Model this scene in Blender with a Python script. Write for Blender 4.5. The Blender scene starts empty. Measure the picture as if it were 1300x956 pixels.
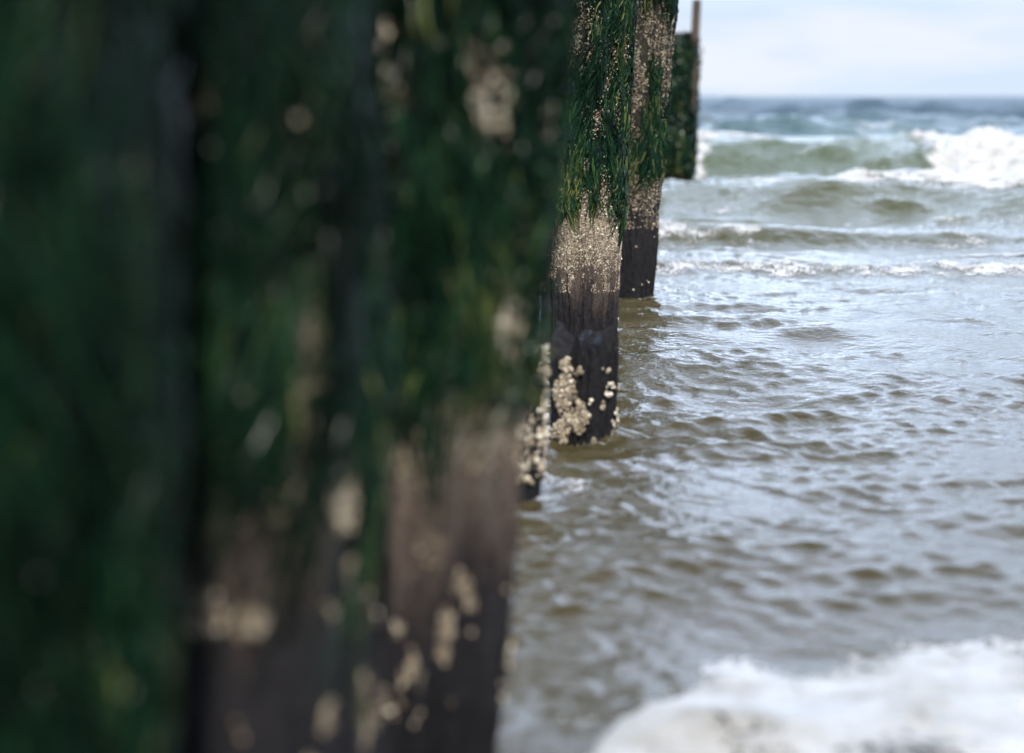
import bpy, math
import numpy as np
from mathutils import Vector, Matrix, Euler

R = math.radians
rng = np.random.default_rng(7)
sc = bpy.context.scene
C = sc.collection

# ---------------------------------------------------------------- camera
FPX = 1806.0                       # focal length in photograph pixels (50 mm on a 36 mm wide frame)
cam_d = bpy.data.cameras.new('camera'); cam = bpy.data.objects.new('camera', cam_d); C.objects.link(cam)
sc.camera = cam
cam_d.sensor_width = 36.0; cam_d.lens = FPX / 1300 * 36
cam_d.shift_y = -45 / 1300
cam_d.clip_start = 0.05; cam_d.clip_end = 20000
PITCH = math.atan((433 - 122) / FPX); YAW = math.atan((935 - 650) / FPX)
cam.location = (0, 0, 1.0)
cam.rotation_euler = (R(90) - PITCH, 0, YAW)
cam_d.dof.use_dof = True; cam_d.dof.focus_distance = 5.62; cam_d.dof.aperture_fstop = 1.3
MROT = Euler((R(90) - PITCH, 0, YAW)).to_matrix()
MR = np.array(MROT)

def ray(px, py):
    v = MROT @ Vector((px - 650, -(py - 433), -FPX)); return v
def ground(px, py, z=0.0):
    v = ray(px, py); t = (z - 1.0) / v.z; return Vector((v.x * t, v.y * t, z))
def atY(px, py, Y):
    v = ray(px, py); t = Y / v.y; return Vector((v.x * t, Y, 1 + v.z * t))
def project(x, y, z):
    d = np.stack([x, y, z - 1.0], -1) @ MR        # inverse rotation
    return 650 + FPX * d[..., 0] / -d[..., 2], 433 - FPX * d[..., 1] / -d[..., 2]

# ---------------------------------------------------------------- sky and sun
SUN = Vector((0.27, -0.90, 1.00)).normalized()
elev = math.asin(SUN.z); azim = math.atan2(SUN.x, SUN.y)
w = bpy.data.worlds.new('World'); sc.world = w; w.use_nodes = True
nt = w.node_tree; nt.nodes.clear()
def N(nt, t, **k):
    n = nt.nodes.new(t)
    for a, b in k.items(): setattr(n, a, b)
    return n
out = N(nt, 'ShaderNodeOutputWorld'); bg = N(nt, 'ShaderNodeBackground'); bg.inputs[1].default_value = 0.10
sky = N(nt, 'ShaderNodeTexSky', sky_type='NISHITA', sun_disc=False)
sky.sun_elevation = elev; sky.sun_rotation = azim; sky.air_density = 1.0; sky.dust_density = 0.3; sky.ozone_density = 2.5
tc = N(nt, 'ShaderNodeTexCoord'); mp = N(nt, 'ShaderNodeMapping'); mp.inputs['Scale'].default_value = (1.6, 1.6, 6.0)
nz = N(nt, 'ShaderNodeTexNoise'); nz.inputs['Scale'].default_value = 2.2; nz.inputs['Detail'].default_value = 7; nz.inputs['Roughness'].default_value = .55
cr = N(nt, 'ShaderNodeValToRGB'); cr.color_ramp.elements[0].position = .40; cr.color_ramp.elements[1].position = .62
mx = N(nt, 'ShaderNodeMix', data_type='RGBA'); mx.inputs[7].default_value = (9, 9.6, 10.6, 1)
# unseen clouds: made bright seaward for the water's reflections, dim landward for dark piles
sy_ = N(nt, 'ShaderNodeSeparateXYZ'); ym = N(nt, 'ShaderNodeMapRange', interpolation_type='SMOOTHSTEP'); ym.inputs[1].default_value = -.35; ym.inputs[2].default_value = .75
cmx = N(nt, 'ShaderNodeMix', data_type='RGBA'); cmx.inputs[6].default_value = (3.0, 3.6, 4.6, 1); cmx.inputs[7].default_value = (33, 39.5, 51, 1)
nt.links.new(tc.outputs['Generated'], sy_.inputs[0]); nt.links.new(sy_.outputs[1], ym.inputs[0]); nt.links.new(ym.outputs[0], cmx.inputs[0]); nt.links.new(cmx.outputs[2], mx.inputs[7])
mm = N(nt, 'ShaderNodeMath', operation='MULTIPLY'); mm.inputs[1].default_value = .93
L = nt.links.new
L(tc.outputs['Generated'], mp.inputs[0]); L(mp.outputs[0], nz.inputs[0]); L(nz.outputs[0], cr.inputs[0]); L(cr.outputs[0], mm.inputs[0])
L(mm.outputs[0], mx.inputs[0]); L(sky.outputs[0], mx.inputs[6]); 
sz = N(nt, 'ShaderNodeSeparateXYZ'); L(tc.outputs['Generated'], sz.inputs[0])
hz = N(nt, 'ShaderNodeMapRange', interpolation_type='SMOOTHSTEP'); L(sz.outputs[2], hz.inputs[0]); hz.inputs[1].default_value = .05; hz.inputs[2].default_value = .24; hz.inputs[3].default_value = 1.0; hz.inputs[4].default_value = 0
n2 = N(nt, 'ShaderNodeTexNoise'); n2.inputs['Scale'].default_value = 5; n2.inputs['Detail'].default_value = 5; mp2 = N(nt, 'ShaderNodeMapping'); mp2.inputs['Scale'].default_value = (1, 1, 4); L(tc.outputs['Generated'], mp2.inputs[0]); L(mp2.outputs[0], n2.inputs[0])
cr2 = N(nt, 'ShaderNodeValToRGB'); L(n2.outputs[0], cr2.inputs[0]); cr2.color_ramp.elements[0].position = .45; cr2.color_ramp.elements[1].position = .62
cr2.color_ramp.elements[0].color = (3.9, 4.6, 5.6, 1); cr2.color_ramp.elements[1].color = (4.8, 5.1, 5.6, 1)
m2 = N(nt, 'ShaderNodeMix', data_type='RGBA'); L(hz.outputs[0], m2.inputs[0]); L(mx.outputs[2], m2.inputs[6]); L(cr2.outputs[0], m2.inputs[7])
L(m2.outputs[2], bg.inputs[0]); L(bg.outputs[0], out.inputs[0])
sl = bpy.data.lights.new('sun', 'SUN'); sl.energy = 4.0; sl.angle = R(.5); sl.color = (1, .94, .85)
so = bpy.data.objects.new('sun', sl); C.objects.link(so); so.rotation_euler = SUN.to_track_quat('Z', 'Y').to_euler(); so.location = (8, -4, 10)

sc.view_settings.view_transform = 'Standard'; sc.view_settings.look = 'None'
sc.view_settings.exposure = 0.85; sc.view_settings.gamma = 1.0
sc.render.engine = 'CYCLES'
cy = sc.cycles; cy.use_denoising = True; cy.max_bounces = 5; cy.glossy_bounces = 3; cy.diffuse_bounces = 3; cy.transparent_max_bounces = 6
cy.caustics_reflective = False; cy.caustics_refractive = False; cy.sample_clamp_indirect = 6; cy.sample_clamp_direct = 12

# ---------------------------------------------------------------- numpy noise
def _h(i, j, s):
    n = (i.astype(np.int64) * 374761393 + j.astype(np.int64) * 668265263 + s * 974634777) & 0x7fffffff
    n = ((n ^ (n >> 13)) * 1274126177) & 0x7fffffff
    n = n ^ (n >> 16)
    return (n & 0xffff) / 65535.0
def vn(x, y, s=0):
    xi = np.floor(x); yi = np.floor(y); fx = x - xi; fy = y - yi
    fx = fx * fx * fx * (fx * (fx * 6 - 15) + 10); fy = fy * fy * fy * (fy * (fy * 6 - 15) + 10)
    xi = xi.astype(np.int64); yi = yi.astype(np.int64)
    a = _h(xi, yi, s); b = _h(xi + 1, yi, s); c = _h(xi, yi + 1, s); d = _h(xi + 1, yi + 1, s)
    return (a + (b - a) * fx) * (1 - fy) + (c + (d - c) * fx) * fy
def fbm(x, y, s=0, o=4, g=.5):
    t = 0; a = 1; n = 0
    for k in range(o):
        t = t + a * vn(x * 2 ** k + 17.3 * k, y * 2 ** k - 9.1 * k, s + k); n += a; a *= g
    return t / n
def sst(a, b, x):
    t = np.clip((x - a) / (b - a), 0, 1); return t * t * (3 - 2 * t)

# ---------------------------------------------------------------- mesh helpers
def mesh_obj(name, verts, faces, mat, parent=None, smooth=True, attrs=None):
    """verts (n,3); faces: (m,k) int array or list of such arrays"""
    if not isinstance(faces, list): faces = [faces]
    me = bpy.data.meshes.new(name)
    me.vertices.add(len(verts)); me.vertices.foreach_set('co', np.asarray(verts, np.float32).ravel())
    lv = np.concatenate([f.ravel() for f in faces]).astype(np.int32)
    tot = np.concatenate([np.full(len(f), f.shape[1]) for f in faces]).astype(np.int32)
    st = np.concatenate([[0], np.cumsum(tot)[:-1]]).astype(np.int32)
    me.loops.add(len(lv)); me.loops.foreach_set('vertex_index', lv)
    me.polygons.add(len(tot)); me.polygons.foreach_set('loop_start', st); me.polygons.foreach_set('loop_total', tot)
    me.polygons.foreach_set('use_smooth', np.full(len(tot), smooth))
    for k, v in (attrs or {}).items():
        a = me.attributes.new(k, 'FLOAT', 'POINT'); a.data.foreach_set('value', np.asarray(v, np.float32))
    me.update(calc_edges=True); me.validate()
    me.materials.append(mat)
    o = bpy.data.objects.new(name, me); C.objects.link(o)
    if parent: o.parent = parent
    return o
def grid_faces(nr, nc, wrap=False):
    i = np.arange(nr - 1)[:, None]; j = np.arange(nc if wrap else nc - 1)[None, :]
    a = i * nc + j; b = i * nc + (j + 1) % nc
    return np.stack([a, b, b + nc, a + nc], -1).reshape(-1, 4)

# ---------------------------------------------------------------- materials
def newmat(name):
    m = bpy.data.materials.new(name); m.use_nodes = True; nt = m.node_tree
    b = nt.nodes['Principled BSDF']; return m, nt, b, nt.links.new
def ramp(nt, stops, interp='LINEAR'):
    r = N(nt, 'ShaderNodeValToRGB'); e = r.color_ramp.elements; r.color_ramp.interpolation = interp
    e[0].position = stops[0][0]; e[0].color = (*stops[0][1], 1); e[1].position = stops[-1][0]; e[1].color = (*stops[-1][1], 1)
    for p, c in stops[1:-1]:
        x = e.new(p); x.color = (*c, 1)
    return r
def mix(nt, L, fac, a, b, bt='MIX'):
    m = N(nt, 'ShaderNodeMix', data_type='RGBA', blend_type=bt)
    for s, v in ((0, fac), (6, a), (7, b)):
        if isinstance(v, (int, float)): m.inputs[s].default_value = v
        elif isinstance(v, tuple): m.inputs[s].default_value = (*v, 1)
        else: L(v, m.inputs[s])
    return m.outputs[2]
def noise(nt, L, vec, scale, detail=4, rough=.5, map_=None):
    if map_:
        mp = N(nt, 'ShaderNodeMapping'); mp.inputs['Scale'].default_value = map_; L(vec, mp.inputs[0]); vec = mp.outputs[0]
    n = N(nt, 'ShaderNodeTexNoise'); n.inputs['Scale'].default_value = scale; n.inputs['Detail'].default_value = detail
    n.inputs['Roughness'].default_value = rough; L(vec, n.inputs['Vector']); return n.outputs[0]

def wood_material():
    m, nt, b, L = newmat('weathered_wet_timber')
    tc = N(nt, 'ShaderNodeTexCoord'); o = tc.outputs['Object']
    at = N(nt, 'ShaderNodeAttribute', attribute_name='zone')     # height above the still water, broken up by the growth line
    g = noise(nt, L, o, 75, 6, .68, (1, 1, .22)); sp = noise(nt, L, o, 170, 5, .65, (1, 1, .6)); bl = noise(nt, L, o, 9, 4)
    base = ramp(nt, [(0.0, (.006, .006, .008)), (.15, (.009, .008, .010)), (.22, (.028, .021, .019)), (.34, (.055, .041, .035)),
                     (.46, (.12, .10, .080)), (.56, (.07, .058, .036)), (.75, (.013, .012, .009)), (1.0, (.013, .013, .009))])
    L(at.outputs['Fac'], base.inputs[0])
    gr = ramp(nt, [(.30, (.35, .35, .35)), (.62, (1.5, 1.45, 1.4))]); L(g, gr.inputs[0])
    c1 = mix(nt, L, 1.0, base.outputs[0], gr.outputs[0], 'MULTIPLY')
    sr = ramp(nt, [(.47, (0, 0, 0)), (.64, (1, 1, 1))]); L(sp, sr.inputs[0])
    zr = ramp(nt, [(.0, (0, 0, 0)), (.18, (.02, .02, .02)), (.33, (.25, .25, .25)), (.45, (.85, .85, .85)), (.62, (.08, .08, .08)), (1, (.04, .04, .04))]); L(at.outputs['Fac'], zr.inputs[0])
    f = N(nt, 'ShaderNodeMath', operation='MULTIPLY'); L(sr.outputs[0], f.inputs[0]); L(zr.outputs[0], f.inputs[1])
    c2 = mix(nt, L, f.outputs[0], c1, (.36, .31, .25))
    L(c2, b.inputs['Base Color'])
    rr = ramp(nt, [(0, (.62,) * 3), (.2, (.62,) * 3), (.4, (.8,) * 3), (1, (.75,) * 3)]); L(at.outputs['Fac'], rr.inputs[0]); L(rr.outputs[0], b.inputs['Roughness'])
    bp = N(nt, 'ShaderNodeBump'); bp.inputs['Strength'].default_value = .8; bp.inputs['Distance'].default_value = .006
    ad = N(nt, 'ShaderNodeMath', operation='ADD'); L(g, ad.inputs[0]); L(sp, ad.inputs[1]); L(ad.outputs[0], bp.inputs['Height']); L(bp.outputs[0], b.inputs['Normal']); b.inputs['Specular IOR Level'].default_value = .22
    return m
def weed_material():
    m, nt, b, L = newmat('green_gutweed')
    at = N(nt, 'ShaderNodeAttribute', attribute_name='tone')
    r = ramp(nt, [(0, (.001, .003, .002)), (.35, (.002, .009, .005)), (.65, (.006, .026, .013)), (.88, (.020, .048, .014)), (1, (.10, .11, .035))])
    L(at.outputs['Fac'], r.inputs[0]); L(r.outputs[0], b.inputs['Base Color'])
    b.inputs['Roughness'].default_value = .30; b.inputs['IOR'].default_value = 1.33; b.inputs['Specular IOR Level'].default_value = .22
    return m
def barnacle_material():
    m, nt, b, L = newmat('barnacle_shell')
    at = N(nt, 'ShaderNodeAttribute', attribute_name='tone')
    r = ramp(nt, [(0, (.10, .08, .055)), (.35, (.28, .22, .15)), (.7, (.42, .36, .26)), (1, (.68, .63, .52))])
    L(at.outputs['Fac'], r.inputs[0])
    tc = N(nt, 'ShaderNodeTexCoord'); n = noise(nt, L, tc.outputs['Object'], 400, 3)
    rr = ramp(nt, [(.3, (.55,) * 3), (.7, (1.15,) * 3)]); L(n, rr.inputs[0])
    L(mix(nt, L, 1.0, r.outputs[0], rr.outputs[0], 'MULTIPLY'), b.inputs['Base Color'])
    b.inputs['Roughness'].default_value = .55
    return m
def water_material():
    m, nt, b, L = newmat('turbid_sea_water')
    tc = N(nt, 'ShaderNodeTexCoord'); o = tc.outputs['Object']
    sx = N(nt, 'ShaderNodeSeparateXYZ'); L(o, sx.inputs[0])
    mr = N(nt, 'ShaderNodeMapRange'); L(sx.outputs[1], mr.inputs[0]); mr.inputs[1].default_value = 2; mr.inputs[2].default_value = 42
    n = noise(nt, L, o, .35, 3); ad = N(nt, 'ShaderNodeMath', operation='MULTIPLY_ADD'); L(n, ad.inputs[0]); ad.inputs[1].default_value = .16; L(mr.outputs[0], ad.inputs[2])
    r = ramp(nt, [(0, (.036, .028, .014)), (.20, (.038, .032, .014)), (.32, (.044, .045, .017)), (.50, (.040, .052, .018)), (.66, (.012, .040, .038)), (1, (.004, .024, .036))])
    L(ad.outputs[0], r.inputs[0])
    L(r.outputs[0], b.inputs['Base Color'])
    b.inputs['IOR'].default_value = 1.34
    rg = ramp(nt, [(0, (.02,) * 3), (.15, (.05,) * 3), (.5, (.20,) * 3), (1, (.58,) * 3)]); L(mr.outputs[0], rg.inputs[0]); L(rg.outputs[0], b.inputs['Roughness'])
    n1 = noise(nt, L, o, 26, 4, .55, (1, 1.5, 1)); n2 = noise(nt, L, o, 7, 3, .55, (1, 1.9, 1))
    b1 = N(nt, 'ShaderNodeBump'); b1.inputs['Strength'].default_value = 1; b1.inputs['Distance'].default_value = .006; L(n1, b1.inputs['Height'])
    b2 = N(nt, 'ShaderNodeBump'); b2.inputs['Strength'].default_value = 1; L(n2, b2.inputs['Height']); L(b1.outputs[0], b2.inputs['Normal'])
    # coarser chop only where the sheet itself is too coarse to carry it, far out
    md = N(nt, 'ShaderNodeMapRange'); L(sx.outputs[1], md.inputs[0]); md.inputs[1].default_value = 5; md.inputs[2].default_value = 25; md.inputs[3].default_value = .008; md.inputs[4].default_value = .05
    L(md.outputs[0], b2.inputs['Distance'])
    L(b2.outputs[0], b.inputs['Normal'])
    return m
def foam_material():
    m, nt, b, L = newmat('white_sea_foam')
    tc = N(nt, 'ShaderNodeTexCoord'); o = tc.outputs['Object']
    at = N(nt, 'ShaderNodeAttribute', attribute_name='foam_amount')
    n = noise(nt, L, o, 5, 9, .68, (1, 1.4, 1)); v = N(nt, 'ShaderNodeTexVoronoi', feature='DISTANCE_TO_EDGE'); v.inputs['Scale'].default_value = 26
    w_ = noise(nt, L, o, 11, 3); mp = N(nt, 'ShaderNodeMix', data_type='RGBA', blend_type='LINEAR_LIGHT'); mp.inputs[0].default_value = .12; L(o, mp.inputs[6]); 
    wn = N(nt, 'ShaderNodeTexNoise'); wn.inputs['Scale'].default_value = 9; L(o, wn.inputs['Vector']); L(wn.outputs['Color'], mp.inputs[7]); L(mp.outputs[2], v.inputs['Vector'])
    vv = N(nt, 'ShaderNodeMapRange'); L(v.outputs['Distance'], vv.inputs[0]); vv.inputs[1].default_value = 0; vv.inputs[2].default_value = .22; vv.inputs[3].default_value = .12; vv.inputs[4].default_value = -.12
    a = N(nt, 'ShaderNodeMath', operation='ADD'); nm = N(nt, 'ShaderNodeMath', operation='MULTIPLY_ADD'); L(n, nm.inputs[0]); nm.inputs[1].default_value = 1.5; nm.inputs[2].default_value = -.25
    L(at.outputs['Fac'], a.inputs[0]); L(nm.outputs[0], a.inputs[1])
    a2 = N(nt, 'ShaderNodeMath', operation='ADD'); L(a.outputs[0], a2.inputs[0]); L(vv.outputs[0], a2.inputs[1])
    al = N(nt, 'ShaderNodeMapRange', interpolation_type='SMOOTHSTEP'); L(a2.outputs[0], al.inputs[0]); al.inputs[1].default_value = .92; al.inputs[2].default_value = 1.10
    L(al.outputs[0], b.inputs['Alpha'])
    cc = ramp(nt, [(0, (.24, .22, .18)), (1, (.47, .47, .47))]); L(n, cc.inputs[0]); cc.color_ramp.elements[0].position = .3; cc.color_ramp.elements[1].position = .62
    L(cc.outputs[0], b.inputs['Base Color'])
    b.inputs['Roughness'].default_value = .6
    nb = noise(nt, L, o, 16, 8, .65); bp = N(nt, 'ShaderNodeBump'); bp.inputs['Strength'].default_value = .9; bp.inputs['Distance'].default_value = .06; L(nb, bp.inputs['Height']); L(bp.outputs[0], b.inputs['Normal'])
    return m
M_WOOD, M_WEED, M_BARN, M_WATER, M_FOAM = wood_material(), weed_material(), barnacle_material(), water_material(), foam_material()

# ---------------------------------------------------------------- the sea
def ctrl(xs, pts):
    p = np.array(pts, float); return np.interp(xs, p[:, 0], p[:, 1])
PILE_XY = []      # filled below, used for the ripples round the piles

def chop(X, Y):
    'wind chop as a train of short steep waves running up the beach; returns the shift of each point'
    g = np.random.default_rng(5); gx = np.zeros_like(X); gy = np.zeros_like(X); gz = np.zeros_like(X)
    left = np.clip(.95 - .16 * (X + .2), .45, 1.1); calm = ctrl(Y, [(0, .9), (4.5, 1), (6, .9), (8, .7), (9.5, 1.0), (12, 1.35), (18, 1.6), (120, 2.6)])
    wx = X + .12 * (fbm(X * 1.3, Y * 1.3, 11, 3) - .5); wy = Y + .16 * (fbm(X * 1.1 + 5, Y * 1.1, 21, 3) - .5)
    for band, (l0, l1, n, sl, ps) in enumerate(((.55, 1.6, 12, .030, .35), (.20, .55, 16, .046, .9), (.045, .20, 26, .047, 1.6), (1.6, 4, 8, .035, .12))):
        grp = .25 + 1.5 * sst(.35, .68, fbm(X * ps * 1.6 + 7 * band, Y * ps * 2.2, 31 + band, 3))
        am = left * calm * grp
        if l0 < .5: am = am * (1 - sst(10 if l0 < .1 else 20, 22 if l0 < .1 else 45, Y))
        if l0 > 1: am = am * sst(5, 12, Y)
        for i in range(n):
            lam = l0 * (l1 / l0) ** g.random(); th = g.normal(0, (.40, .42, .60, .45)[band]); k = 2 * np.pi / lam
            kx, ky = math.sin(th), -math.cos(th); ph = k * (kx * wx + ky * wy) + g.random() * 6.28
            a = sl / k; c, sn = np.cos(ph), np.sin(ph)
            gz += a * am * c; gx -= .75 * kx * a * am * sn; gy -= .75 * ky * a * am * sn
    return gx, gy, gz
def wave_height(X, Y):
    # chop near the shore: warped ridged noise with crests lying roughly along the beach
    wx = X + .25 * (fbm(X * 1.3, Y * 1.3, 11, 3) - .5); wy = Y + .35 * (fbm(X * 1.1 + 5, Y * 1.1, 21, 3) - .5) + .18 * X
    def rid(sx, sy, s): return 1 - np.abs(2 * fbm(wx * sx, wy * sy, s, 2, .4) - 1) * 1.6
    z = np.zeros_like(X)
    # broad undulation
    z += .05 * (fbm(X * .5, Y * .9, 51, 2) - .5) * sst(1, 5, Y)
    # ground swell, asymmetric crests
    def crest(Y0, h, front, back, s, wob=.8, hv=.25):
        yc = Y0 + wob * (fbm(X * .22 + s, X * 0 + s, s, 3) - .5) * 2 
        hh = h * (1 + hv * (fbm(X * .35 + 3 * s, X * 0, s + 5, 2) - .5) * 2)
        d = Y - yc
        f = np.where(d < 0, np.clip(1 + d / front, 0, 1), np.clip(1 - d / back, 0, 1))
        f = np.where(d < 0, f * f * (3 - 2 * f), f ** 1.6 * (1.6 - .6 * f))
        return hh * f
    z += crest(8.6, .055, .25, 1.2, 61, .35) + crest(9.9, .075, .3, 1.6, 62, .4)
    z += crest(12.6, .36, 1.35, 3.2, 63, .5, .12) * (.60 + .42 * sst(-1.0, 2.2, X))
    z += crest(18.9, .51, 1.5, 4.5, 64, .6, .12)
    y0 = 27.
    for k in range(16):
        z += crest(y0, .42 + .22 * ((k * 7) % 5) / 4, 3.0 + .1 * k, 5 + .4 * k, 70 + k, 2.0 + .4 * k, .45)
        y0 += 7.5 + k * 1.1
    far = sst(14, 30, Y)
    z += far * (.30 * (fbm(X * .5, Y * .55, 91, 4) - .5) + .22 * (rid(.6, .9, 93) - .5))
    z *= 1 - .15 * sst(35, 80, Y) - .55 * sst(250, 900, Y)
    return z

NR, NCOL = 1450, 1150
Yn, Yf = 0.8, 420.0
# row spacing grows with distance from the shore end
t = np.linspace(0, 1, NR); A0 = 0.6
inv = (1 / (Yn + A0 + .6)) * (1 - t) + (1 / (Yf + A0 + .6)) * t
Yr = 1 / inv - A0 - .6
tt = np.linspace(-1, 1, NCOL); sl_ = np.tan(R(13) * tt + R(35) * tt ** 5) - .03
YY = np.repeat(Yr[:, None], NCOL, 1); XX = (YY + 1.6) * sl_[None, :]
ZZ = wave_height(XX, YY)

# foam density, in metres on the water
def ell(X, Y, cx, cy, rx, ry): return np.clip(1.35 - ((X - cx) / rx) ** 2 - ((Y - cy) / ry) ** 2, 0, 1)
def foam_density(X, Y, px, py):
    """px, py are only used to read the world outline of the nearest foam patch off the still-water plane"""
    d = np.zeros_like(X)
    nn = fbm(X * 1.5, Y * 1.5, 111, 4) - .5; nf = fbm(X * .8, Y * .6, 121, 4) - .5
    # foreground sheet
    edge = ctrl(X, FORE) - .08
    d = np.maximum(d, sst(-.14, .16, edge - Y + .30 * nn) * .92)
    hx, hy = ground(1180, 838).x, ground(1180, 838).y
    d *= .50 + .50 * sst(-.16, .08, Y + .30 * nn - edge + .34)
    # thin lacy bores
    for Y0, wdt, st, s in ((8.5, .30, .34, 131), (9.8, .40, .38, 133), (10.5, .3, .30, 135), (7.5, .25, .16, 137)):
        yc = Y0 + .35 * (fbm(X * .5 + s, X * 0, s, 3) - .5) * 2
        d = np.maximum(d, st * np.exp(-((Y - yc) / wdt) ** 2) * (.55 + 1.1 * sst(.35, .6, fbm(X * .6 + s, Y * .4, s + 1, 3))))
    d = np.maximum(d, .6 * ell(X, Y + .5 * nn, .25, 8.6, .38, .12)); d = np.maximum(d, .7 * ell(X, Y + .4 * nn, 1.45, 8.9, .45, .08))
    # crest of the near wave, broken to the right
    yc = 12.6 + .5 * (fbm(X * .22 + 63, X * 0 + 63, 63, 3) - .5) * 2
    s = sst(-.4, 1.2, X + .8 * nf)
    d = np.maximum(d, np.exp(-((Y - yc + .12) / .38) ** 2) * (.30 + .42 * s + .8 * nf))
    d = np.maximum(d, .95 * ell(X, Y, .98, yc - .05, .2, .5))
    d = np.maximum(d, .40 * np.exp(-((Y - yc + 1.0) / .5) ** 2) * sst(.45, .6, fbm(X * 1.1, Y * 1.3, 141, 3)))
    d = np.maximum(d, .36 * sst(13.1, 14, Y) * (1 - sst(16, 17.4, Y)) * sst(.4, .6, fbm(X * .9, Y * .6, 143, 3)))
    # the breaking wave behind
    yc = 18.9 + .6 * (fbm(X * .22 + 64, X * 0 + 64, 64, 3) - .5) * 2
    br = sst(1.70, 2.25, X + .25 * (Y - yc) * .3 + .9 * nf + .5 * nn)
    dd = Y - yc
    d = np.maximum(d, br * sst(-1.75, -1.3, dd) * (1 - sst(.3, 1.6, dd)))
    d = np.maximum(d, .85 * sst(.75, .2, X + .62 + 1.6 * nf) * sst(-1.7, -1.3, dd) * (1 - sst(0, .6, dd)) * sst(-3, -1.5, X))
    d = np.maximum(d, .7 * np.exp(-((dd - .5) / .45) ** 2) * sst(.75, .4, X + nf))
    for (bx, by, br) in BASES:
        rr = np.hypot(X - bx, Y - by); d = np.maximum(d, .42 * np.exp(-((rr - br - .02) / .05) ** 2))
        d = np.maximum(d, .20 * np.exp(-((rr - br - .16 - .1 * nn) / .07) ** 2))
    d = np.maximum(d, .24 * sst(.50, .68, fbm(X * 2.2, Y * .7 + .3 * X, 181, 4)) * sst(10.8, 11.6, Y) * (1 - sst(19, 20, Y)))
    # spent streaks and a few white caps further out
    d = np.maximum(d, .34 * sst(20, 21, Y) * (1 - sst(60, 110, Y)) * sst(.5, .68, fbm(X * .35, Y * .5, 151, 4)))
    return d
BASES = [(-.32, 2.0, .16)] + [(ground(a, b).x, ground(a, b).y + .1, c) for a, b, c in ((685, 640, .07), (742, 562, .09), (733, 452, .16), (800, 380, .13), (860, 228, .18))]
FORE = []
for px_, py_ in ((560, 1200), (700, 1010), (770, 915), (830, 866), (880, 838), (930, 812), (1000, 822), (1060, 806), (1140, 796), (1230, 806), (1300, 800), (1400, 812), (1600, 830)):
    g_ = ground(px_, py_); FORE.append((g_.x, g_.y))
DD = foam_density(XX, YY, None, None); print('FOAM', DD.min(), DD.max(), np.isnan(DD).sum(), (DD>.5).mean(), FORE)
# foam piles up on the water that carries it; the breaking part tumbles
lump = fbm(XX * 3.2, YY * 2.6, 161, 4)
bore = sst(1.7, 2.3, XX) * sst(16.9, 17.6, YY) * (1 - sst(19.2, 21, YY))
CX, CY, CZ = chop(XX, YY); ZZ = ZZ + CZ
ZZ += bore * (.20 * (lump - .55) + .12 * (fbm(XX * 9, YY * 7, 171, 3) - .5)) + sst(.7, 1, DD) * sst(12, 13, YY) * .10 * (lump - .35)

XX, YY = XX + CX, YY + CY
V = np.stack([XX, YY, ZZ], -1).reshape(-1, 3); F = grid_faces(NR, NCOL)
sea = mesh_obj('sea_water', V, F, M_WATER); sea['kind'] = 'structure'
Yo = np.linspace(-5, Yn, 140); xo = np.linspace(-9, 9, 260); YO = np.repeat(Yo[:, None], 260, 1); XO = np.repeat(xo[None, :], 140, 0)
o1 = mesh_obj('shallow_water', np.stack([XO, YO, wave_height(XO, YO) + .6 * chop(XO, YO)[2] - .004], -1).reshape(-1, 3), grid_faces(140, 260), M_WATER); o1['kind'] = 'structure'
# the open sea beyond, out to the horizon
Yo = np.concatenate([[Yf], np.geomspace(460, 9000, 30)]); xo = sl_[::10]
YO = np.repeat(Yo[:, None], len(xo), 1); XO = (YO + 1.6) * xo[None, :]
ZO = wave_height(XO, YO); ZO[0] = -.02; ZO *= .6; 
o2 = mesh_obj('open_sea', np.stack([XO, YO, ZO], -1).reshape(-1, 3), grid_faces(*XO.shape), M_WATER); o2['kind'] = 'structure'

TH = .003 + .016 * sst(.5, 1.0, DD) * (.6 + .8 * lump)
VF = np.stack([XX, YY, ZZ + TH], -1).reshape(-1, 3)
keep = DD.reshape(-1)[F].max(1) > .10
Fk = F[keep]; idx, invx = np.unique(Fk, return_inverse=True)
foam = mesh_obj('sea_foam', VF[idx], invx.reshape(Fk.shape), M_FOAM, attrs={'foam_amount': DD.reshape(-1)[idx]})
foam['kind'] = 'stuff'; foam['label'] = 'white foam lying on the shallows and tumbling on the breaking waves'; foam['category'] = 'sea foam'

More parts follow.
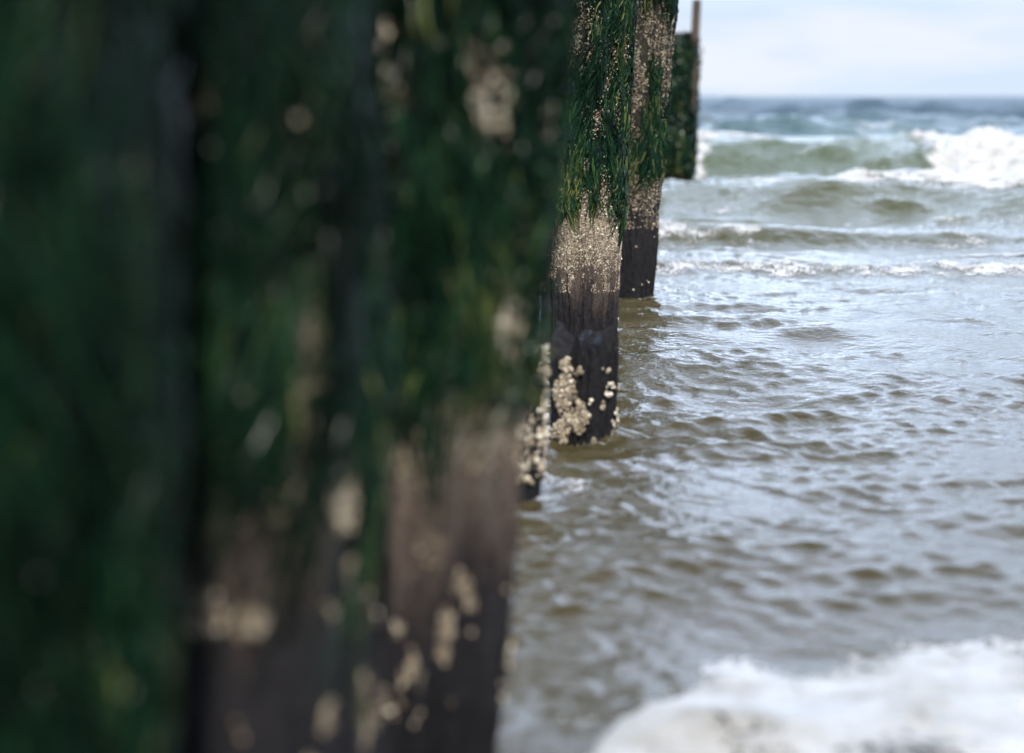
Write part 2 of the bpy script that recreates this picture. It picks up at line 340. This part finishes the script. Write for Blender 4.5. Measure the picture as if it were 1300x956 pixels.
# ---------------------------------------------------------------- piles
class Pile:
    """round weathered timber with its growth; phi = 0 faces the shore end where one stands"""
    def __init__(s, name, cx, cy, r, H, lean=(0, 0), flare=0., seed=1, top_rough=.02, zb=-.45, ncol=200, dz=.006, lobes=0, weed_lo=.55, zs=0., dark=0.):
        s.zs = zs; s.dark = dark
        s.cx, s.cy, s.r, s.H, s.lean, s.flare, s.seed, s.zb, s.lobes, s.weed_lo = cx, cy, r, H, lean, flare, seed, zb, lobes, weed_lo
        s.al = math.atan2(-cy, -cx); s.top_rough = top_rough
        s.root = bpy.data.objects.new(name, None); C.objects.link(s.root); s.root.location = (cx, cy, 0)
        s.root.empty_display_size = .2
        nz = int((H - zb) / dz); ph = np.linspace(-np.pi, np.pi, ncol, endpoint=False); tz = np.linspace(0, 1, nz)
        P, T = np.meshgrid(ph, tz)
        topz = H + top_rough * (fbm(np.cos(P) * 4 + 9, np.sin(P) * 4, seed + 9, 3) - .5) * 2
        Z = zb + (topz - zb) * T
        v = s.surf(P, Z, 0)
        zone = s.zone(P, Z)
        nv = nz * ncol
        verts = v.reshape(-1, 3)
        # broken top: rings closing inward
        rings = [verts]; last = v[-1]; cen = last.mean(0)
        faces = [grid_faces(nz, ncol, True)]
        for k, q in enumerate((.93, .75, .5, .25, .05)):
            ring = cen + (last - cen) * q; ring[:, 2] = last[:, 2] * q + cen[2] * (1 - q) - .004 + top_rough * .8 * (fbm(ring[:, 0] * 40, ring[:, 1] * 40, seed, 3) - .5)
            rings.append(ring)
        extra = np.concatenate(rings[1:]); 
        gi = grid_faces(6, ncol, True) + (nz - 1) * ncol
        faces.append(gi)
        verts = np.concatenate([verts, extra]); zz = np.concatenate([zone.ravel(), np.tile(zone[-1], 5)])
        s.body = mesh_obj('timber', verts, np.concatenate(faces), M_WOOD, s.root, attrs={'zone': zz})
    def rad(s, P, Z):
        c, n = np.cos(P), np.sin(P)
        r = s.r * (1 + s.flare * Z)
        r = r * (1 + .10 * (fbm(c * 1.2 + 5, n * 1.2 + Z * .6, s.seed, 2) - .5) * 2)
        if s.lobes: r = r * (1 + .10 * np.abs(np.sin(P * s.lobes / 2 + s.seed)) - .06)
        # long grain grooves and shallow cracks
        g = fbm(P * 5 + 1.5 * fbm(Z * 2.5, P * .7, s.seed + 2, 2), Z * 1.1, s.seed + 3, 3)
        r = r - .016 * (1 - sst(.0, .16, np.abs(g - .5))) * (.4 + vn(P * 2, Z * 2, s.seed + 8))
        r = r + .006 * (fbm(P * 22, Z * 7, s.seed + 4, 3) - .5) + .005 * (fbm(P * 30, Z * 45, s.seed + 6, 2) - .5)
        r = r - .012 * (1 - sst(-.05, .2, Z)) * vn(P * 3, Z * 6, s.seed + 7)
        return r
    def surf(s, P, Z, off):
        r = s.rad(P, Z) + off; a = s.al + P
        return np.stack([r * np.cos(a) + s.lean[0] * Z, r * np.sin(a) + s.lean[1] * Z, Z], -1)
    def zone(s, P, Z):
        z = Z + (.55 - s.weed_lo) + s.zs
        return s.dk(z + .12 * (fbm(P * 2.2, Z * 3, s.seed + 12, 3) - .5) * 2 + .10 * (fbm(P * 9, Z * 3, s.seed + 14, 2) - .5))
    def dk(s, z):
        z = np.clip(z, 0, 1); return z * (1 - s.dark * (1 - sst(.52, .8, z)))
    def screen(s, P, Z):
        v = s.surf(P, Z, 0); return project(v[..., 0] + s.cx, v[..., 1] + s.cy, v[..., 2])
    def bare(s, P, Z, patches):
        """patches of timber free of weed: outlines read off the photograph once, then fixed to the timber"""
        if not patches: return np.zeros_like(P)
        x, y = s.screen(P, Z); b = np.zeros_like(P)
        for (cx, cy, rx, ry) in patches: b = np.maximum(b, 1.25 - ((x - cx) / rx) ** 2 - ((y - cy) / ry) ** 2)
        return b * (np.abs(P) < 1.7)
    def weed(s, nlocks, per, seg=8, lo=None, hi=None, width=.0011, Lr=(.10, .30), patches=(), thick=.012, lockw=.045, skip=.40, span=2.5, tone_=0., fr=.16):
        r_ = np.random.default_rng(s.seed * 13 + 5); lo = s.weed_lo if lo is None else lo; hi = s.H if hi is None else hi
        P0 = r_.uniform(-span, span, nlocks); Z0 = r_.uniform(lo + .04, hi + .02, nlocks)
        dn = fbm(P0 * 2.0 + 3, Z0 * 1.6, s.seed + 20, 3)
        ok = (dn > skip) & (s.bare(P0, Z0, patches) < .35)
        P0, Z0 = P0[ok], Z0[ok]; n = len(P0)
        Ls = r_.uniform(*Lr, n) * (.6 + .8 * r_.random(n))
        lowlim = lo - .10 - (fr - .16) * .9 + fr * fbm(P0 * 3, P0 * 0, s.seed + 22, 3) * 2 - .08
        Ls = np.minimum(Ls, np.maximum(Z0 - lowlim, .05) * (1 + .3 * r_.random(n)))
        drift = .9 * (fbm(P0 * 1.4, Z0 * 2.5, s.seed + 24, 2) - .5) + .25 * r_.standard_normal(n)
        m = n * per; li = np.repeat(np.arange(n), per)
        u = r_.standard_normal(m) * .5; lw = lockw * (.5 + r_.random(n)) / s.r
        p0 = P0[li] + u * lw[li]; z0 = Z0[li] + r_.uniform(-.03, .03, m); Ln = Ls[li] * r_.uniform(.55, 1.1, m)
        conv = r_.uniform(.5, 1.05, m); wob = r_.uniform(0, 6.28, m); wa = r_.uniform(.003, .013, m) / s.r; wf = r_.uniform(4, 11, m)
        lay = r_.random(m) ** 1.3 * thick * (.5 + fbm(P0 * 3, Z0 * 5, s.seed + 26, 2))[li]
        t = np.linspace(0, 1, seg + 1)[None, :]
        pc = P0[li][:, None] + (p0 - P0[li])[:, None] * (1 - conv[:, None] * t ** 1.4) + (drift * .9)[li][:, None] * t * Ln[:, None] / s.r + wa[:, None] * np.sin(wf[:, None] * t + wob[:, None]) * t
        zc = z0[:, None] - Ln[:, None] * t
        off = .0015 + lay[:, None] * np.sin(np.pi * np.clip(t * .9 + .08, 0, 1)) ** .7 + .001 * np.sin(wf[:, None] * 1.7 * t + wob[:, None])
        # lift slightly over the timber's own relief
        hw = width * (1 - .75 * t ** 2) * r_.uniform(.6, 1.6, m)[:, None] / s.r
        hw = hw + 0 * zc; tw = r_.uniform(-.0012, .0012, (m, 1)) * np.sin(6 * t + wob[:, None])
        if patches:
            inb = np.maximum.accumulate(s.bare(pc, zc, patches) > r_.uniform(.2, 1.1, (m, 1)), axis=1) & (r_.random((m, 1)) < .93)
            hw = np.where(inb, 1e-6, hw)
        a = s.surf(pc - hw, zc, off - tw); b = s.surf(pc + hw, zc, off + tw)
        v = np.stack([a, b], 2).reshape(-1, 3)
        base = (np.arange(m) * (seg + 1) * 2)[:, None]; k = (np.arange(seg) * 2)[None, :]
        q = base + k; f = np.stack([q, q + 1, q + 3, q + 2], -1).reshape(-1, 4)
        tl = np.clip(.42 + tone_ + .20 * r_.standard_normal(n) + .5 * (fbm(P0 * 2, Z0 * 3, s.seed + 28, 2) - .5), 0, 1)
        tone = np.clip(tl[li] + .13 * r_.standard_normal(m) + .25 * (r_.random(m) > .96), 0, 1)
        # young, yellower tips towards the lower fringe
        tone = np.clip(tone + .18 * (z0 < lo + .22), 0, 1)
        o = mesh_obj('seaweed', v, f, M_WEED, s.root, attrs={'tone': np.repeat(tone, (seg + 1) * 2)}); o['kind'] = 'stuff'
        return o
    def barnacles(s, n, size=(.0018, .0042), lo=.25, hi=None, patches=(), dens=None, span=2.5, thr=.55, tone=.55, lift=0., band=True, freq=1.0, elong=1.0, sub=False):
        r_ = np.random.default_rng(s.seed * 17 + 3 + int(n)); hi = s.H if hi is None else hi
        P = r_.uniform(-span, span, n * 6); Z = r_.uniform(lo, hi, n * 6)
        d = fbm(P * 3.0 * freq, Z * 10 * freq, s.seed + 30, 4)
        pr = sst(thr, thr + .07, d)
        if band:   # the crusted belt just under the weed
            zb = Z + (.55 - s.weed_lo); pr = np.maximum(pr, .9 * np.exp(-((zb - .47) / .10) ** 2) * sst(.30, .55, fbm(P * 6, Z * 22, s.seed + 33, 3)))
        pr = np.maximum(pr, sst(.1, .6, s.bare(P, Z, patches)) * sst(.3, .55, fbm(P * 6, Z * 26, s.seed + 31, 3)))
        k = np.nonzero(r_.random(n * 6) < pr)[0][:n]; P, Z = P[k], Z[k]; m = len(P)
        if m == 0: return None
        sz = r_.uniform(0, 1, m) ** 1.6 * (size[1] - size[0]) + size[0]
        K = 7; e = 1e-3
        p0 = s.surf(P, Z, lift); du = s.surf(P + e, Z, lift) - p0; dv = s.surf(P, Z + e, lift) - p0
        # use the smooth tangent frame so crumbs do not flip in cracks
        ang = s.al + P; nrm = np.stack([np.cos(ang), np.sin(ang), np.zeros(m)], -1)
        nrm += r_.standard_normal((m, 3)) * .28; nrm /= np.linalg.norm(nrm, axis=1)[:, None]
        up = np.array([0, 0, 1.0]) + r_.standard_normal((m, 3)) * .3; tu = np.cross(up, nrm); tu /= np.linalg.norm(tu, axis=1)[:, None]; tv = np.cross(nrm, tu)
        a = np.linspace(0, 2 * np.pi, K, endpoint=False)
        def ringv(rad, h, jit):
            rr = rad * (1 + jit * r_.standard_normal((m, K))); 
            return p0[:, None] + nrm[:, None] * h[:, None, None] + tu[:, None] * (rr * np.cos(a))[..., None] * sz[:, None, None] + tv[:, None] * (rr * np.sin(a))[..., None] * sz[:, None, None] * elong
        h = sz * r_.uniform(.45, 1.1, m)
        rg = [ringv(1.15, -.3 * h, .12), ringv(.85, .45 * h, .14), ringv(.5, h, .16), ringv(.34, h * .75, .1)]
        cen = (p0 + nrm * (h * .35)[:, None])[:, None]
        v = np.concatenate(rg + [cen], 1).reshape(-1, 3); NV = 4 * K + 1
        j = np.arange(K); q = [np.stack([w_ * K + j, w_ * K + (j + 1) % K, (w_ + 1) * K + (j + 1) % K, (w_ + 1) * K + j], -1) for w_ in range(3)]
        q = np.concatenate(q); tr = np.stack([3 * K + j, 3 * K + (j + 1) % K, np.full(K, 4 * K)], -1)
        b = (np.arange(m) * NV)[:, None, None]
        tn = np.clip(tone + .24 * r_.standard_normal(m) + .7 * (fbm(P * 12, Z * 60, s.seed + 35, 2) - .5), 0, 1)
        ta = np.repeat(tn[:, None], NV, 1); ta[:, 3 * K:] *= .15
        o = mesh_obj('barnacles', v, [(q[None] + b).reshape(-1, 4), (tr[None] + b).reshape(-1, 3)], M_BARN, s.root, smooth=False, attrs={'tone': ta.ravel()})
        o['kind'] = 'stuff'; return o
    def tag(s, label, cat='wooden pile', group='timber piles of the groyne'):
        s.root['label'] = label; s.root['category'] = cat; s.root['group'] = group

def place(pl, pr, Y):
    """centre and radius of an upright round pile whose two sides are seen at pl and pr"""
    a, b = atY(pl, 433, Y), atY(pr, 433, Y); return (a.x + b.x) / 2, abs(b.x - a.x) / 2

# nearest, at the left edge of the view
cx, r_ = place(-270, 150, 1.12)
p = Pile('wooden_pile', cx, 1.12, r_ * .90, 1.95, (.035, 0), 0, 101, weed_lo=.36)
p.weed(2300, 9, 8, patches=(), Lr=(.15, .4), skip=.34, thick=.03, lockw=.07, tone_=-.10, fr=.25); p.barnacles(3500, (.002, .005), thr=.60)  # weed tone lowered: deeper shade put into its colour
p.tag('nearest pile at the left edge, out of focus, hung with dark green weed')
# added out of view where the groyne would continue, to shade the next pile
p = Pile('wooden_pile', -.66, .55, .15, 1.95, (.0, 0), 0, 151, weed_lo=.52)
p.weed(700, 9, 8, Lr=(.15, .4), skip=.2, thick=.02, width=.002)
p.tag('pile added out of view to the left of the nearest one, shading it')
# second
cx, r_ = place(118, 480, 1.55)
p = Pile('wooden_pile', cx, 1.55, r_ * .95, 1.95, (-.02, 0), .05, 211, weed_lo=.64, dark=.0, zs=-.19, lobes=5)
PB = [(245, 110, 42, 75), (365, 130, 22, 45), (415, 150, 22, 60), (470, 285, 16, 30), (385, 490, 22, 22), (280, 420, 30, 30), (225, 520, 24, 30), (430, 640, 14, 40)]
p.weed(2600, 9, 8, patches=PB, Lr=(.14, .5), skip=.36, thick=.03, lockw=.06, tone_=-.14, fr=.75); p.barnacles(8000, (.002, .0048), patches=[], thr=.65, lo=.1, hi=.9, tone=.24, band=False, freq=1.6); p.barnacles(7000, (.003, .006), patches=PB, thr=.99, lo=.2, tone=.40, band=False, lift=.006)  # darker weed tone stands in for shade on this pile
p.barnacles(26, (.003, .007), patches=(), thr=.60, lo=.25, hi=.8, band=False, freq=2)
p.tag('second nearest pile, blurred, weed above and a bare brown foot')
# third
cx, r_ = place(405, 640, 2.0)
p = Pile('wooden_pile', cx, 2.0, r_ * .97, 1.95, (.075, 0), .06, 307, weed_lo=.56, dark=.0, zs=-.12, lobes=5)
PB = [(625, 110, 30, 70), (655, 285, 16, 40), (600, 60, 20, 40), (490, 60, 14, 40), (640, 400, 20, 60), (690, 130, 6, 60)]
p.weed(2600, 9, 8, patches=PB, Lr=(.14, .42), skip=.36, thick=.028, lockw=.06, tone_=-.08, fr=.5); p.barnacles(9000, (.0018, .0046), patches=[], thr=.64, lo=.12, tone=.34, band=False, freq=1.6); p.barnacles(7000, (.003, .006), patches=PB, thr=.99, lo=.2, tone=.8, band=False, lift=.006)  # weed colour darkened here too, in place of dimmer light
p.barnacles(26, (.003, .007), thr=.60, lo=.1, hi=.62, band=False, freq=2.5)
p.tag('third pile from the left, leaning, right edge against the water, weed hanging to mid height')

# the low broken stump with the barnacle crust, and the slim one beside the leaning pile
g = ground(691, 640); p = Pile('wooden_stump', g.x - .075, g.y + .05, .062, .40, (.02, 0), 0, 405, top_rough=.05, ncol=120, dz=.004, weed_lo=.9)
p.barnacles(1300, (.003, .010), lo=.05, hi=.39, thr=.5, band=False, freq=2.5, tone=.62, lift=.003, span=3.1)
p.tag('slim dark stump half hidden behind the leaning pile, barnacles on its edge', 'stump', 'broken stumps in the groyne')
g = ground(742, 562); p = Pile('wooden_stump', g.x - .012, g.y + .10, .100, .27, (.0, 0), 0, 523, top_rough=.11, ncol=160, dz=.003, weed_lo=.95, lobes=5)
PS = [(718, 498, 13, 26), (728, 530, 18, 22), (716, 548, 13, 14), (722, 463, 10, 8), (735, 470, 6, 7)]
p.barnacles(1500, (.0025, .0085), lo=-.02, hi=.27, patches=PS, thr=.80, band=False, tone=.36, lift=.004)
p.barnacles(900, (.002, .006), lo=-.02, hi=.27, patches=PS, thr=.80, band=False, tone=.50, lift=.010)
p.barnacles(110, (.003, .008), lo=0, hi=.30, patches=[(784, 535, 9, 16), (778, 492, 6, 8), (752, 520, 6, 14), (745, 466, 6, 6), (765, 470, 6, 6), (769, 494, 7, 10)], thr=.99, band=False, tone=.75, lift=.006)
p.tag('low black broken stump crusted with cream barnacles in front of the sharp pile', 'stump', 'broken stumps in the groyne')

# the pile in focus
g = ground(736, 452); g2 = g
p = Pile('wooden_pile', g.x - .016, g.y + .13, .158, 1.95, (.030, 0), .01, 613, ncol=420, dz=.003, weed_lo=.56, zs=-.05)
PB = [(733, 28, 22, 42), (748, 62, 8, 20), (760, 148, 9, 30), (778, 60, 6, 30), (771, 100, 5, 20), (783, 140, 5, 26), (792, 55, 5, 22), (715, 140, 5, 12), (765, 235, 10, 28), (742, 250, 10, 14), (745, 205, 5, 14)]
p.weed(3600, 13, 9, patches=PB, width=.0010, Lr=(.07, .22), skip=.30, thick=.016, lockw=.03, tone_=.10, fr=.26); p.barnacles(16000, (.0012, .0036), patches=PB, thr=.60, lo=.30, tone=.52); p.barnacles(4500, (.0012, .003), patches=PB, thr=.55, lo=.60, tone=.6, band=False, lift=.009, freq=2.2)  # weed tone raised to make up for the dim ambient light
p.barnacles(9000, (.0010, .0024), thr=.50, lo=.25, hi=.60, tone=.52, freq=2.2)
p.weed(900, 5, 9, patches=PB, width=.0030, Lr=(.08, .26), skip=.34, thick=.018, lockw=.025, tone_=-.02, fr=.22); p.barnacles(1500, (.002, .0052), thr=.55, lo=.34, hi=.60, tone=.6, freq=2)
p.barnacles(6, (.004, .010), thr=.5, lo=.05, hi=.25, band=False, freq=3, tone=.8)
p.tag('sharply focused pile, green weed above a grey crusted belt and black wet foot')

# the clustered pile behind it
g = ground(808, 380)
p = Pile('wooden_pile', g.x - .055, g.y + .12,   .128, 1.95, (.055, 0), .02, 719, weed_lo=.60, dark=.62, lobes=7, ncol=240)
PB = [(838, 30, 22, 40), (812, 100, 12, 40), (805, 20, 12, 30)]
p.weed(1500, 9, 7, patches=PB, width=.0014, Lr=(.10, .30), skip=.42); p.barnacles(13000, (.0016, .0042), patches=PB, thr=.47, lo=.35, tone=.36)
p.barnacles(24, (.004, .011), thr=.55, lo=.02, hi=.6, band=False, freq=3, tone=.6)
p.tag('grooved brown pile just behind the sharp one, sparse weed and dark cracks')

# the last pile with its upright board
g = ground(860, 228)
s_ = (g.y) / FPX
p = Pile('wooden_pile', g.x - .03, g.y + .16, .155, 1 + 77 * s_, (-.0, 0), .0, 811, weed_lo=.25, ncol=200, dz=.01, top_rough=.03, lobes=5)
p.weed(1500, 9, 6, width=.0042, Lr=(.15, .5), lo=.08, skip=.30, thick=.11, lockw=.08, fr=.4); p.barnacles(700, (.004, .007), thr=.60, lo=.4, tone=.35)
def board(parent, x0, x1, y0, y1, z0, z1, mat, seed):
    nx, nz_ = 8, 90; ring = []
    per = [(x0, y0), (x1, y0), (x1, y1), (x0, y1)]; pts = []
    for k in range(4):
        a, b = per[k], per[(k + 1) % 4]
        for q in range(6): pts.append((a[0] + (b[0] - a[0]) * q / 6, a[1] + (b[1] - a[1]) * q / 6))
    pts = np.array(pts); nc = len(pts); Z = np.linspace(z0, z1, nz_)
    cxy = pts.mean(0); vv = []
    for z in Z:
        sc_ = 1 - .08 * (z > z1 - .012) + .03 * (vn(np.arange(nc) * 1.0, np.full(nc, z * 5), seed) - .5)
        q = cxy + (pts - cxy) * np.reshape(sc_, (-1, 1)); q[:, 0] += .035 * (z - z0) / (z1 - z0) - .03 + .012 * vn(np.array([z * 3]), np.array([2.]), seed)[0]; vv.append(np.c_[q, np.full(nc, z)])
    vv = np.array(vv).reshape(-1, 3); top = vv[-nc:].mean(0); vv = np.vstack([vv, top]); j = np.arange(nc); b = (nz_ - 1) * nc
    tri = np.stack([b + j, b + (j + 1) % nc, np.full(nc, len(vv) - 1)], -1)
    return mesh_obj('upright_board', vv, [grid_faces(nz_, nc, True), tri], mat, parent, smooth=False)
m, nt_, b_, L_ = newmat('bare_brown_board')
tc_ = N(nt_, 'ShaderNodeTexCoord'); n_ = noise(nt_, L_, tc_.outputs['Object'], 30, 5, .6, (1, 1, .1))
rp = ramp(nt_, [(.3, (.016, .011, .008)), (.7, (.070, .046, .030))]); L_(n_, rp.inputs[0]); L_(rp.outputs[0], b_.inputs['Base Color']); b_.inputs['Roughness'].default_value = .8
xa = atY(876, 80, g.y).x - p.cx; xb = atY(886.5, 80, g.y).x - p.cx
board(p.root, xa, xb, -.16, -.06, 1 - 22 * s_, 1 + 117 * s_, m, 5)
p.tag('farthest pile, dark with weed, a brown board rising above its top')
